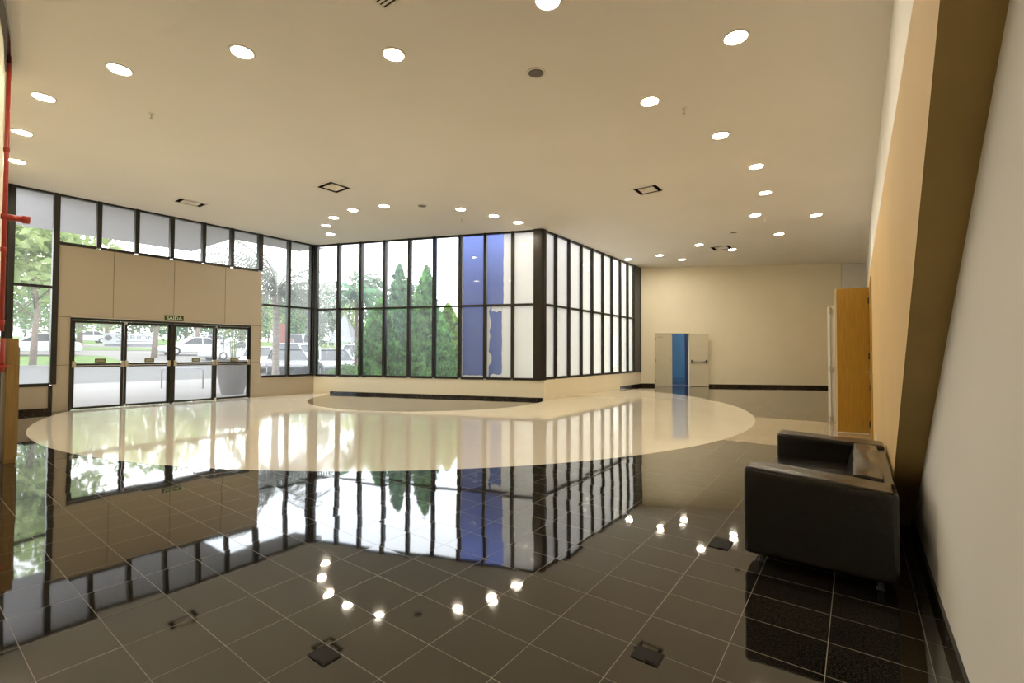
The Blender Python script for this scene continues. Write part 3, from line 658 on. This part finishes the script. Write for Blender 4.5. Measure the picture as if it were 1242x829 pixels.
for y0, y1 in ((-60, 9.5),):
    o.box(XL-22.15, y0, gz(XL-22)-.2, XL-21.9, y1, gz(XL-22)+.10)
o = o.build('kerb', M['kerb']); tag(o, 'pale kerb along the near edge of the grass verge', 'kerb', kind='structure')
# entrance canopy and roof edge
o = MB().prism([(XL-.14, -6), (XL-4.2, -6), (XL-4.2, 6.2), (XL-1.2, 6.2), (XL-1.2, 8.3), (XL-.14, 8.6)], 4.66, 4.95).build('canopy', M['soffit']); tag(o, 'pale grey canopy over the entrance outside', 'canopy', kind='structure')
o = MB()
for y in (-2.5, 5.6): o.lathe([(.22, 0), (.22, 4.68)], 20, (XL-5.0, y, -.02))
# blue column outside the front glazing
t = (C2-C1).normalized(); n = Vector((-t.y, t.x)); p0 = Vector((-10.05, 11.28))-t*.32
o = MB().prism([tuple(p0), tuple(p0+t*2.02), tuple(p0+t*2.02+n*.9), tuple(p0+n*.9)], -.05, 7.5).build('column', M['blue'], bevel=.06, seg=4); tag(o, 'tall blue painted column outside the front glazing', 'column', kind='structure')

# ---- trees
def leaf_cloud(blobs, n, size, seed, flat=1.0):
    rnd = random.Random(seed); w = MB(); tot = sum(b[3]**2 for b in blobs)
    for bx, by, bz, br in blobs:
        for _ in range(int(n*br*br/tot)):
            d = Vector((rnd.gauss(0, 1), rnd.gauss(0, 1), rnd.gauss(0, 1)*flat)).normalized()
            p = Vector((bx, by, bz)) + d*br*(.55+.45*rnd.random()**.5)
            a = Vector((rnd.gauss(0, 1), rnd.gauss(0, 1), rnd.gauss(0, .6))).normalized(); b = a.cross(d+Vector((rnd.gauss(0,.4), rnd.gauss(0,.4), rnd.gauss(0,.4))))
            if b.length < .1: continue
            b.normalize(); s = size*rnd.uniform(.6, 1.3)
            w.add([p-a*s, p+b*s*.45, p+a*s, p-b*s*.45], [(0, 1, 2, 3)])
    return w
TREES = {}
def tree(bx, d, h, r, kind, label, seed, trunk=.35, low=.35, leafy=1500, x=None, y=None, group='leafy trees outside'):
    x, y = spot(bx, d); z = gz(x); rnd = random.Random(seed)
    o = empty('tree', loc=(x, y, z-.05)); tag(o, label, 'tree', group)
    w = MB(); w.tube([(0, 0, 0), (.04*h*rnd.uniform(-.3,.3), .1, h*.3), (.05*h*rnd.uniform(-.5,.5), 0, h*.62)], [trunk*.5, trunk*.36, trunk*.18], 9)
    for k in range(5):
        a = k*1.3+seed; w.tube([(0, .05, h*(.28+.05*k)), (math.cos(a)*r*.35, math.sin(a)*r*.35, h*(.45+.05*k)), (math.cos(a)*r*.7, math.sin(a)*r*.7, h*(.58+.06*k))], [trunk*.16, trunk*.11, trunk*.04], 6)
    w.build('trunk', M['bark'], o, smooth=True)
    bl = []
    for k in range(11):
        a = rnd.uniform(0, 6.28); q = rnd.uniform(.15, .72)*r; zz = h*(low + (1-low)*rnd.uniform(.18, .80))
        bl.append((math.cos(a)*q, math.sin(a)*q, zz, r*rnd.uniform(.34, .55)))
    bl.append((0, 0, h*.80, r*.5))
    leaf_cloud(bl, leafy, .028*h+.05, seed).build('foliage', M[kind], o, fix=False)
# left window and behind the doors (bearing = tan of the angle right of the view axis)
def bp(px): return (px-621)/566.48
tree(bp(40), 25.5, 9.5, 4.0, 'leaf3', 'leafy tree with thin trunk on the verge behind the leftmost window', 11, .32, .42, 2080)
tree(bp(10), 34, 7.4, 4.5, 'leaf', 'broad tree at the far left edge, half hidden by the red pipe', 12, .4, .3, 1600)
tree(bp(96), 46, 8.1, 4.4, 'leaf2', 'grey-green tree behind the leftmost glass door', 13, .5, .02, 1600)
tree(bp(60), 80, 11.8, 6.0, 'leaf2', 'tall tree far behind the tall left window', 14, .5, .02, 1440)
tree(bp(128), 64, 9.6, 4.6, 'leaf3', 'pale tree behind the left end of the white sign', 15, .5, .02, 1440)
tree(bp(160), 78, 11.1, 5.5, 'leaf2', 'tall tree right above the white sign', 16, .5, .02, 1440)
tree(bp(187), 34, 6.7, 2.9, 'leaf3', 'tree whose trunk stands at the right end of white sign', 17, .42, .42, 1280)
tree(bp(225), 62, 8.9, 4.8, 'leaf4', 'dark tree behind the third glass door', 18, .5, .02, 1600)
tree(bp(262), 76, 10.4, 5.5, 'leaf', 'green tree behind the mullion of the right door pair', 19, .5, .02, 1600)
tree(bp(292), 60, 8.1, 4.4, 'leaf4', 'dark tree behind the rightmost glass door', 20, .5, .02, 1600)
tree(bp(238), 44, 5.5, 1.7, 'leaf', 'slender tree with pale trunk in the third glass door', 21, .5, .62, 700)
tree(bp(358), 84, 10.0, 3.6, 'leaf4', 'dark round tree behind the parked vans', 22, .5, .02, 1280)
tree(bp(378), 62, 8.5, 2.6, 'leaf', 'light green tree beside the inner corner post', 23, .4, .02, 1120)
tree(bp(402), 52, 8.6, 2.6, 'leaf2', 'feathery grey tree right of the inner corner post', 24, .3, .02, 1200)
tree(bp(426), 48, 6.6, 1.9, 'leaf3', 'yellow-green tree behind the white awning', 25, .3, .02, 1040)
tree(bp(455), 42, 8.4, 2.3, 'leaf2', 'pale tree left of the first conifer', 26, .3, .3, 1120)
tree(bp(500), 46, 8.6, 3.0, 'leaf2', 'pale tree between the two conifer spires', 27, .3, .02, 1120)
tree(bp(311), 66, 8.0, 2.8, 'leaf3', 'light tree left of the big palm trunk', 28, .35, .02, 1200)

far_txt = ['leftmost window', 'left half of the leftmost glass door', 'right half of the leftmost glass door', 'second glass door', 'third glass door', 'mullion between the two right doors', 'rightmost glass door', 'beige pier right of the doors', 'left edge of the palm window', 'palm trunk', 'mullion right of the palm']
for i, px in enumerate((30, 92, 118, 168, 214, 258, 296, 312, 325, 340, 352)):
    tree(bp(px), 92+14*(i % 3), 9+2.2*(i % 3), 4.3, ('leaf2', 'leaf', 'leaf2', 'leaf4')[i % 4], 'distant hazy tree in the far row behind the %s' % far_txt[i], 60+i, .4, .02, 1100)
# ---- bushes
def bush(bx, d, r, h, kind, label, seed, z=None):
    x, y = spot(bx, d); o = empty('bush', loc=(x, y, (gz(x) if z is None else z)-.05)); tag(o, label, 'bush')
    rnd = random.Random(seed); bl = [(rnd.uniform(-1, 1)*r*.6, rnd.uniform(-1, 1)*r*.6, h*rnd.uniform(.3, .62), r*.5) for _ in range(9)]
    leaf_cloud(bl, 1800, .06, seed, .8).build('foliage', M[kind], o, fix=False); w = MB()
    for k in range(5): w.tube([(0, 0, 0), (math.cos(k*1.3)*r*.4, math.sin(k*1.3)*r*.4, h*.6)], [.03, .012], 6)
    w.build('stems', M['bark'], o)
bush(bp(428), 17.9, .85, .95, 'leaf', 'low clipped green bush left of the conifers', 31)
bush(bp(403), 38, 1.2, 2.3, 'leaf3', 'bright yellow-green bush behind the parked cars', 32)
bush(bp(419), 19.5, .8, .8, 'leaf4', 'small dark bush left of the low clipped bush', 33)

# ---- conifers beyond the front glazing
def thuja(bx, d, h, r, kind, label, seed, spire=0, n=5200):
    x, y = spot(bx, d); o = empty('conifer', loc=(x, y, -.03)); tag(o, label, 'conifer', 'conifers beyond the front glazing')
    rnd = random.Random(seed)
    def rad(t):   # profile: full below, drawn to a point
        return r*min(1, .6+t*3.0)*(1-t)**(.80 if spire else .66)*1.12+.01
    w = MB()
    prof = [(max(.01, rad(k/12)*.60), h*k/12) for k in range(13)]; w.lathe(prof, 14)
    ang = [rnd.uniform(0, 6.28) for _ in range(60)]
    for i in range(n):
        t = rnd.random()**1.25; a = rnd.uniform(0, 6.28); lump = .84+.38*math.sin(a*4+t*7+ang[0])*math.sin(t*15+a*3+ang[1])
        q = rad(t)*lump*rnd.uniform(.78, 1.16); p = Vector((math.cos(a)*q, math.sin(a)*q, h*t*.98+.03))
        out = Vector((math.cos(a), math.sin(a), 0)); up = (Vector((0, 0, 1))*1.0+out*rnd.uniform(.1, .7)+Vector((rnd.gauss(0,.2), rnd.gauss(0,.2), 0))).normalized()
        side = up.cross(out+Vector((rnd.gauss(0,.6), rnd.gauss(0,.6), 0)))
        if side.length < .05: continue
        side.normalize(); s = rnd.uniform(.09, .21)*(1-.45*t)
        w.add([p-up*s*.6, p+side*s*.28, p+up*s, p-side*s*.28], [(0, 1, 2, 3)])
        w.add([p-up*s*.2+side*s*.1, p+side*s*.55+up*s*.5, p+up*s*.55], [(0, 1, 2)]); w.add([p-up*s*.2-side*s*.1, p+up*s*.5, p-side*s*.55+up*s*.45], [(0, 1, 2)])
    w.build('foliage', M[kind], o, fix=False); MB().tube([(0, 0, -.02), (0, 0, h*.5)], [.10, .04], 8).build('trunk', M['bark'], o)
thuja(bp(461), 15.9, 3.15, .86, 'thuja1', 'leftmost conifer, broad and mid green', 41)
thuja(bp(484), 17.6, 4.7, 1.05, 'thuja2', 'tallest conifer, dark bluish spire', 42, 1)
thuja(bp(517), 16.1, 4.35, .95, 'thuja1', 'slim light green conifer right of the dark spire', 43, 1)
thuja(bp(543), 17.4, 3.15, .78, 'thuja3', 'yellow-green conifer beside the blue column', 44)
thuja(bp(503), 19.4, 3.3, .9, 'thuja2', 'dark conifer standing behind the two spires', 45)

# ---- palms
def palm(bx, d, zc, R, trunk_r, mats, label, seed, n=24, z=None):
    x, y = spot(bx, d); z0 = gz(x) if z is None else z; o = empty('palm', loc=(x, y, z0-.05)); tag(o, label, 'palm tree')
    hc = zc-z0; rnd = random.Random(seed)
    prof = [(trunk_r*1.25, 0)] + [(trunk_r*(1+.10*(k % 2)), hc*k/24) for k in range(1, 21)] + [(trunk_r*1.5, hc*.93), (trunk_r*1.1, hc*1.02), (trunk_r*.4, hc*1.1)]
    MB().lathe(prof, 14).build('trunk', M[mats[0]], o, smooth=True)
    for i in range(n):
        a = i*2.399+rnd.uniform(-.2, .2); lift = rnd.uniform(-.35, 1.45); w = MB(); pts = []
        L = R*rnd.uniform(.85, 1.1); out = Vector((math.cos(a), math.sin(a), 0)); p = Vector((0, 0, hc)) ; e = lift; st = 14
        for k in range(st+1):
            pts.append(p.copy()); p = p+(out*math.cos(e)+Vector((0, 0, math.sin(e))))*(L/st); e -= (.105+.04*rnd.random())
        w.tube(pts, [.028*(1-k/(st+1))+.005 for k in range(st+1)], 5)
        side = Vector((-out.y, out.x, 0))
        for k in range(2, st*2+1):
            q = pts[k//2] if k % 2 == 0 else (pts[k//2]+pts[min(k//2+1, st)])/2
            ll = R*.24*math.sin(PI*min(1, k/(st*2)*.85+.12))
            for s in (-1, 1):
                v = (side*s*.75+out*.35+Vector((0, 0, -.35-.3*rnd.random()))).normalized()*ll; b = out*.034
                w.add([q-b, q+b, q+v], [(0, 1, 2)])
        w.build('frond', M[mats[1]], o, fix=False)
palm(bp(335), 19.5, 3.75, 3.5, .14, ('palmbark', 'palmleaf'), 'big grey palm in front of the right-hand entrance windows', 51, 40)
palm(bp(432), 23, 4.05, 1.6, .085, ('redbark', 'palmleaf2'), 'young green palm with reddish trunk left of the conifers', 52, 34)

# ---- planter by the doors
x, y = spot(bp(283), 14.6)
r = empty('planter', loc=(x, y, -.03)); tag(r, 'tapered grey-brown planter outside the rightmost glass door', 'planter')
MB().lathe([(.30, 0), (.315, .05), (.50, .98), (.53, 1.0), (.53, 1.06), (.48, 1.06), (.46, .95), (.01, .93)], 28).build('pot', M['pot'], r, smooth=False)
st = MB()
for k in range(4): st.tube([(.05*math.cos(k*1.6), .05*math.sin(k*1.6), .93), (.10*math.cos(k*1.6), .10*math.sin(k*1.6), 1.7), (.2*math.cos(k*1.6), .2*math.sin(k*1.6), 2.15)], [.016, .013, .008], 6)
st.build('stems', M['leaf3'], r)
rnd = random.Random(5); w = MB()
for k in range(70):
    a = rnd.uniform(0, 6.28); q = Vector((.2*math.cos(k*1.6), .2*math.sin(k*1.6), rnd.uniform(1.6, 2.15))); v = Vector((math.cos(a), math.sin(a), rnd.uniform(-.5, .7)))*rnd.uniform(.2, .42); b = Vector((-math.sin(a), math.cos(a), 0))*.022
    w.add([q, q+v*.5+b, q+v, q+v*.5-b], [(0, 1, 2, 3)])
w.build('leaves', M['leaf3'], r, fix=False)
# steel hoop barrier on the apron
x0, y0 = spot(bp(197), 16.6); x1, y1 = spot(bp(247), 16.6)
r = empty('hoop_barrier', loc=((x0+x1)/2, (y0+y1)/2, -.03), rz=math.atan2(y1-y0, x1-x0)); tag(r, 'thin grey steel hoop barrier on the concrete apron', 'barrier')
L2 = math.hypot(x1-x0, y1-y0)/2
MB().tube([(-L2, 0, 0), (-L2, 0, .66), (-L2+.06, 0, .72), (L2-.06, 0, .72), (L2, 0, .66), (L2, 0, 0)], .022, 8).build('hoop', M['cargrey'], r, smooth=True)
for s in (-1, 1): MB().lathe([(.06, 0), (.06, .012)], 14, (s*L2, 0, 0)).build('foot_plate', M['cargrey'], r)

# ---- white company sign
x, y = spot(bp(159), 50); z = gz(x)
r = empty('sign_board', loc=(x, y, z), rz=math.radians(36.4+35)); tag(r, 'long white sign board with grey lettering across the road', 'sign')
MB().box(-2.3, -.12, .25, 2.3, 0, 1.38).build('panel', M['signwhite'], r, bevel=.02)
MB().box(-2.15, -.16, -.1, 2.15, .04, .25).build('plinth', M['cargrey'], r)
lt = letters('SIRRION', .62, M['signgrey'], r, (.40, -.125, .92), RT, width=3.3, depth=.01)
w = MB(); w.box(-1.2, -.13, .47, 2.0, -.12, .53); w.build('underline', M['signgrey'], r)
w = MB(); w.lathe([(.30, 0), (.30, .012), (.2, .012), (.2, 0)], 20, (0, 0, 0), Matrix.Translation((-1.85, -.12, .86)) @ Matrix.Rotation(PI/2, 4, 'X')); w.build('emblem', M['signgrey'], r)

# ---- cars
def car(bx, d, rz, paint, label, kind='sedan', z=None):
    x, y = spot(bx, d); o = empty('car', loc=(x, y, gz(x) if z is None else z), rz=rz); tag(o, label, 'car', 'cars parked outside')
    sl = -(gz(x-.5)-gz(x+.5)); o.rotation_euler = (0, 0, rz)
    tall = {'sedan': 1.44, 'suv': 1.66, 'van': 1.95}[kind]; L = {'sedan': 2.18, 'suv': 2.2, 'van': 2.4}[kind]; Wd = .86
    # body side outline (x forward), lofted across the width with tumblehome
    bel = .90 if kind == 'sedan' else (1.02 if kind == 'suv' else 1.1)
    if kind == 'sedan': prof = [(-L,.45),(-L+.03,.78),(-L+.25,bel),(-1.2,bel+.03),(.75,bel),(1.35,bel-.06),(L-.2,.72),(L,.55),(L,.32),(L-.1,.22),(-L+.1,.24)]
    elif kind == 'suv': prof = [(-L,.5),(-L+.04,.95),(-L+.15,bel),(-1.2,bel+.02),(.85,bel),(1.55,bel-.08),(L-.15,.82),(L,.6),(L,.36),(L-.1,.26),(-L+.1,.28)]
    else: prof = [(-L,.45),(-L,1.0),(-L+.05,bel),(-1,bel),(1.4,bel),(1.75,bel-.1),(L-.1,.85),(L,.6),(L,.36),(L-.1,.26),(-L+.1,.28)]
    w = MB(); ny = [(-1.0, .0), (-.96, .03), (.96, .03), (1.0, .0)]; m = len(prof)
    secs = [(-Wd, .05), (-Wd+.05, 0), (Wd-.05, 0), (Wd, .05)]; vs = []
    for yy, ins in secs:
        for (px, pz) in prof:
            k = 1-ins; cz = .56; vs.append((px*(1-ins*.6), yy, cz+(pz-cz)*(1-ins*1.4)))
    fs = [tuple(range(m-1, -1, -1)), tuple(3*m+k for k in range(m))]
    for j in range(3):
        for k in range(m): fs.append((j*m+k, j*m+(k+1) % m, (j+1)*m+(k+1) % m, (j+1)*m+k))
    w.add(vs, fs); w.build('body', M[paint], o, bevel=.05, seg=3, smooth=True)
    if kind == 'sedan': a = [(-1.75, bel+.0), (-1.05, tall-.03), (.05, tall-.03), (.95, bel-.02)]
    elif kind == 'suv': a = [(-2.1, bel), (-1.85, tall-.04), (.15, tall-.04), (1.0, bel)]
    else: a = [(-2.34, bel-.02), (-2.3, tall-.04), (1.0, tall-.04), (1.65, bel-.05)]
    w = MB(); vs = []
    for yy, top in ((-1, 0), (1, 0)):
        for i, (px, pz) in enumerate(a): vs.append((px, yy*(Wd-.07 if i in (0, 3) else Wd-.22), pz))
    w.add(vs, [(0,1,2,3),(7,6,5,4),(0,4,5,1),(1,5,6,2),(2,6,7,3),(0,3,7,4)]); w.build('windows', M['carglass'], o)
    (x1_, z1_), (x2_, z2_) = a[1], a[2]
    w = MB(); ww = Wd-.20; w.box(x1_-.05, -ww, z1_-.03, x2_+.05, ww, z1_+.035); rf = w.build('roof', M[paint], o, bevel=.03, seg=3, smooth=True)
    w = MB()   # pillars following the glass edges
    for yy in (-1, 1):
        for i, j in ((0, 1), (3, 2)):
            w.tube([(a[i][0], yy*(Wd-.07), a[i][1]), (a[j][0], yy*(Wd-.215), a[j][1])], .045, 6)
        mx_ = (a[1][0]+a[2][0])/2-.05; w.tube([(mx_, yy*(Wd-.07), bel-.02), (mx_, yy*(Wd-.215), tall-.03)], .04, 6)
    w.build('pillars', M[paint], o)
    for wx in (-1.32, 1.34):
        for yy in (-1, 1):
            mt = Matrix.Translation((wx, yy*(Wd-.10), .32)) @ Matrix.Rotation(PI/2, 4, 'X')
            wh = MB().lathe([(.20, -.10), (.31, -.10), (.325, -.06), (.325, .06), (.31, .10), (.20, .10)], 20, (0, 0, 0), mt).build('wheel', M['tyre'], o, smooth=False)
            MB().lathe([(.19, -.105), (.20, .0), (.19, .105)], 12, (0, 0, 0), mt).build('rim', M['alu'], wh)
    for yy in (-1, 1):
        MB().box(L-.22, yy*.55-.16, .60, L-.02, yy*.55+.16, .72).build('headlight', M['head'], o, bevel=.02)
        MB().box(-L-.012, yy*.62-.14, .68, -L+.12, yy*.62+.14, .82).build('tail_light', M['tail'], o, bevel=.02)
    return o
along = math.radians(90)    # nose towards +y
car(bp(44), 31, -along, 'carwhite', 'white car behind the trunk in the leftmost window')
car(bp(232), 38, -along, 'carwhite', 'white car with red tail light behind the third glass door')
car(bp(283), 36, -along+.2, 'carwhite', 'white car behind the planter in the rightmost glass door')
car(bp(251), 54, -along, 'carwhite', 'small distant white car above the one in the third door')
car(bp(104), 57, -along, 'carwhite', 'tiny distant white car left of the white sign')
car(bp(314), 28, -.5, 'carwhite', 'white car partly behind the big palm trunk')
car(bp(350), 24.5, -.35, 'cardark', 'dark car nearest the windows right of the palm')
car(bp(350), 31, -.5, 'carwhite', 'white high car behind the dark one', 'suv')
car(bp(368), 37, -.5, 'carsilver', 'silver car in the second row by the corner post')
car(bp(358), 50, -.5, 'carwhite', 'white van far behind the parked cars', 'van')
car(bp(376), 55, -.5, 'carwhite', 'second white van close to the corner post', 'van')
car(bp(346), 43.5, -.5, 'carred', 'red car half hidden by the window mullion')
car(bp(404), 24.5, -.37, 'cargrey', 'grey car nearest the windows, just right of the inner corner post')
car(bp(410), 30, -.7, 'carsilver', 'silver car behind the grey one, right of the inner corner post')
car(bp(429), 34, -.7, 'carwhite', 'white car beyond the silver one', 'suv')
car(bp(396), 49, -.6, 'carsilver', 'pale car at the back, beside the yellow-green bush')
# ---- other things in the car park
x, y = spot(bp(418), 42); r = empty('awning', loc=(x, y, gz(x)), rz=.6); tag(r, 'white pointed canvas awning behind the parked cars', 'awning')
MB().add([(-1.1,-1.1,1.6),(1.1,-1.1,1.6),(1.1,1.1,1.6),(-1.1,1.1,1.6),(0,0,4.3)], [(0,1,4),(1,2,4),(2,3,4),(3,0,4),(3,2,1,0)]).build('canvas', M['tent'], r)
for a in (-1, 1):
    for b in (-1, 1): MB().tube([(a*1.05, b*1.05, 0), (a*1.05, b*1.05, 1.6)], .04, 8).build('pole', M['alu'], r)
x, y = spot(bp(431), 42); r = empty('hoarding', loc=(x, y, gz(x)), rz=.7); tag(r, 'low teal board beside the reddish palm trunk', 'board')
MB().box(-.7, -.04, .5, .7, .04, 1.3).build('board', M['teal'], r)
for a in (-.6, .6): MB().box(a-.04, .04, 0, a+.04, .10, 1.25).build('post', M['alu'], r)
x, y = spot(bp(342), 38); r = empty('banner', loc=(x, y, gz(x)), rz=.4); tag(r, 'tall red banner right of the big palm trunk', 'banner')
MB().box(-.35, -.02, .9, .35, .02, 3.0).build('cloth', M['banner'], r); MB().tube([(-.38, 0, 0), (-.38, 0, 3.1)], .03, 8).build('pole', M['alu'], r)
x, y = spot(bp(357), 150); r = empty('building', loc=(x, y, gz(x)), rz=.6); tag(r, 'pale grey tower far behind the car park', 'building')
MB().box(-5, -4, -1, 5, 4, 12).build('walls', M['building'], r); w = MB()
for fz in range(4):
    for k in range(4): w.box(-3.4+k*1.9, -4.05, 1.2+fz*2.6, -2.3+k*1.9, -3.95, 2.6+fz*2.6)
w.build('windows', M['carglass'], r); MB().box(-5.2, -4.2, 12, 5.2, 4.2, 12.4).build('roof', M['kerb'], r)

# ------------------------------------------------------------------ sky
W = bpy.data.worlds.new('World'); S.world = W; W.use_nodes = True; nt = W.node_tree; N = nt.nodes; L = nt.links
bg = N['Background']; tc = N.new('ShaderNodeTexCoord'); nz = N.new('ShaderNodeTexNoise'); nz.inputs['Scale'].default_value = 2.2; nz.inputs['Detail'].default_value = 5
L.new(tc.outputs['Generated'], nz.inputs['Vector']); rp = N.new('ShaderNodeValToRGB'); L.new(nz.outputs['Fac'], rp.inputs['Fac'])
rp.color_ramp.elements[0].position = .35; rp.color_ramp.elements[0].color = (.80,.87,1,1); rp.color_ramp.elements[1].position = .65; rp.color_ramp.elements[1].color = (1,.98,.96,1)
L.new(rp.outputs[0], bg.inputs['Color']); bg.inputs['Strength'].default_value = SKY

# ------------------------------------------------------------------ camera
cam = bpy.data.cameras.new('camera'); co = bpy.data.objects.new('camera', cam); COL.objects.link(co); S.camera = co
cam.sensor_fit = 'HORIZONTAL'; cam.sensor_width = 36; cam.lens = 36*566.48/1242; cam.clip_start = .02; cam.clip_end = 600
co.matrix_world = Matrix.Translation((0, 0, 1.3)) @ Matrix.Rotation(.635, 4, 'Z') @ Matrix.Rotation(PI/2+.0236, 4, 'X') @ Matrix.Rotation(.0037, 4, 'Z')
vs = S.view_settings; vs.view_transform = 'Standard'; vs.look = 'None'; vs.gamma = 1; vs.use_curve_mapping = False; vs.exposure = 0.2
S.cycles.transparent_max_bounces = 32; S.cycles.max_bounces = 10; S.cycles.diffuse_bounces = 6; S.cycles.sample_clamp_indirect = 6; S.cycles.caustics_reflective = True
S.cycles.use_denoising = True
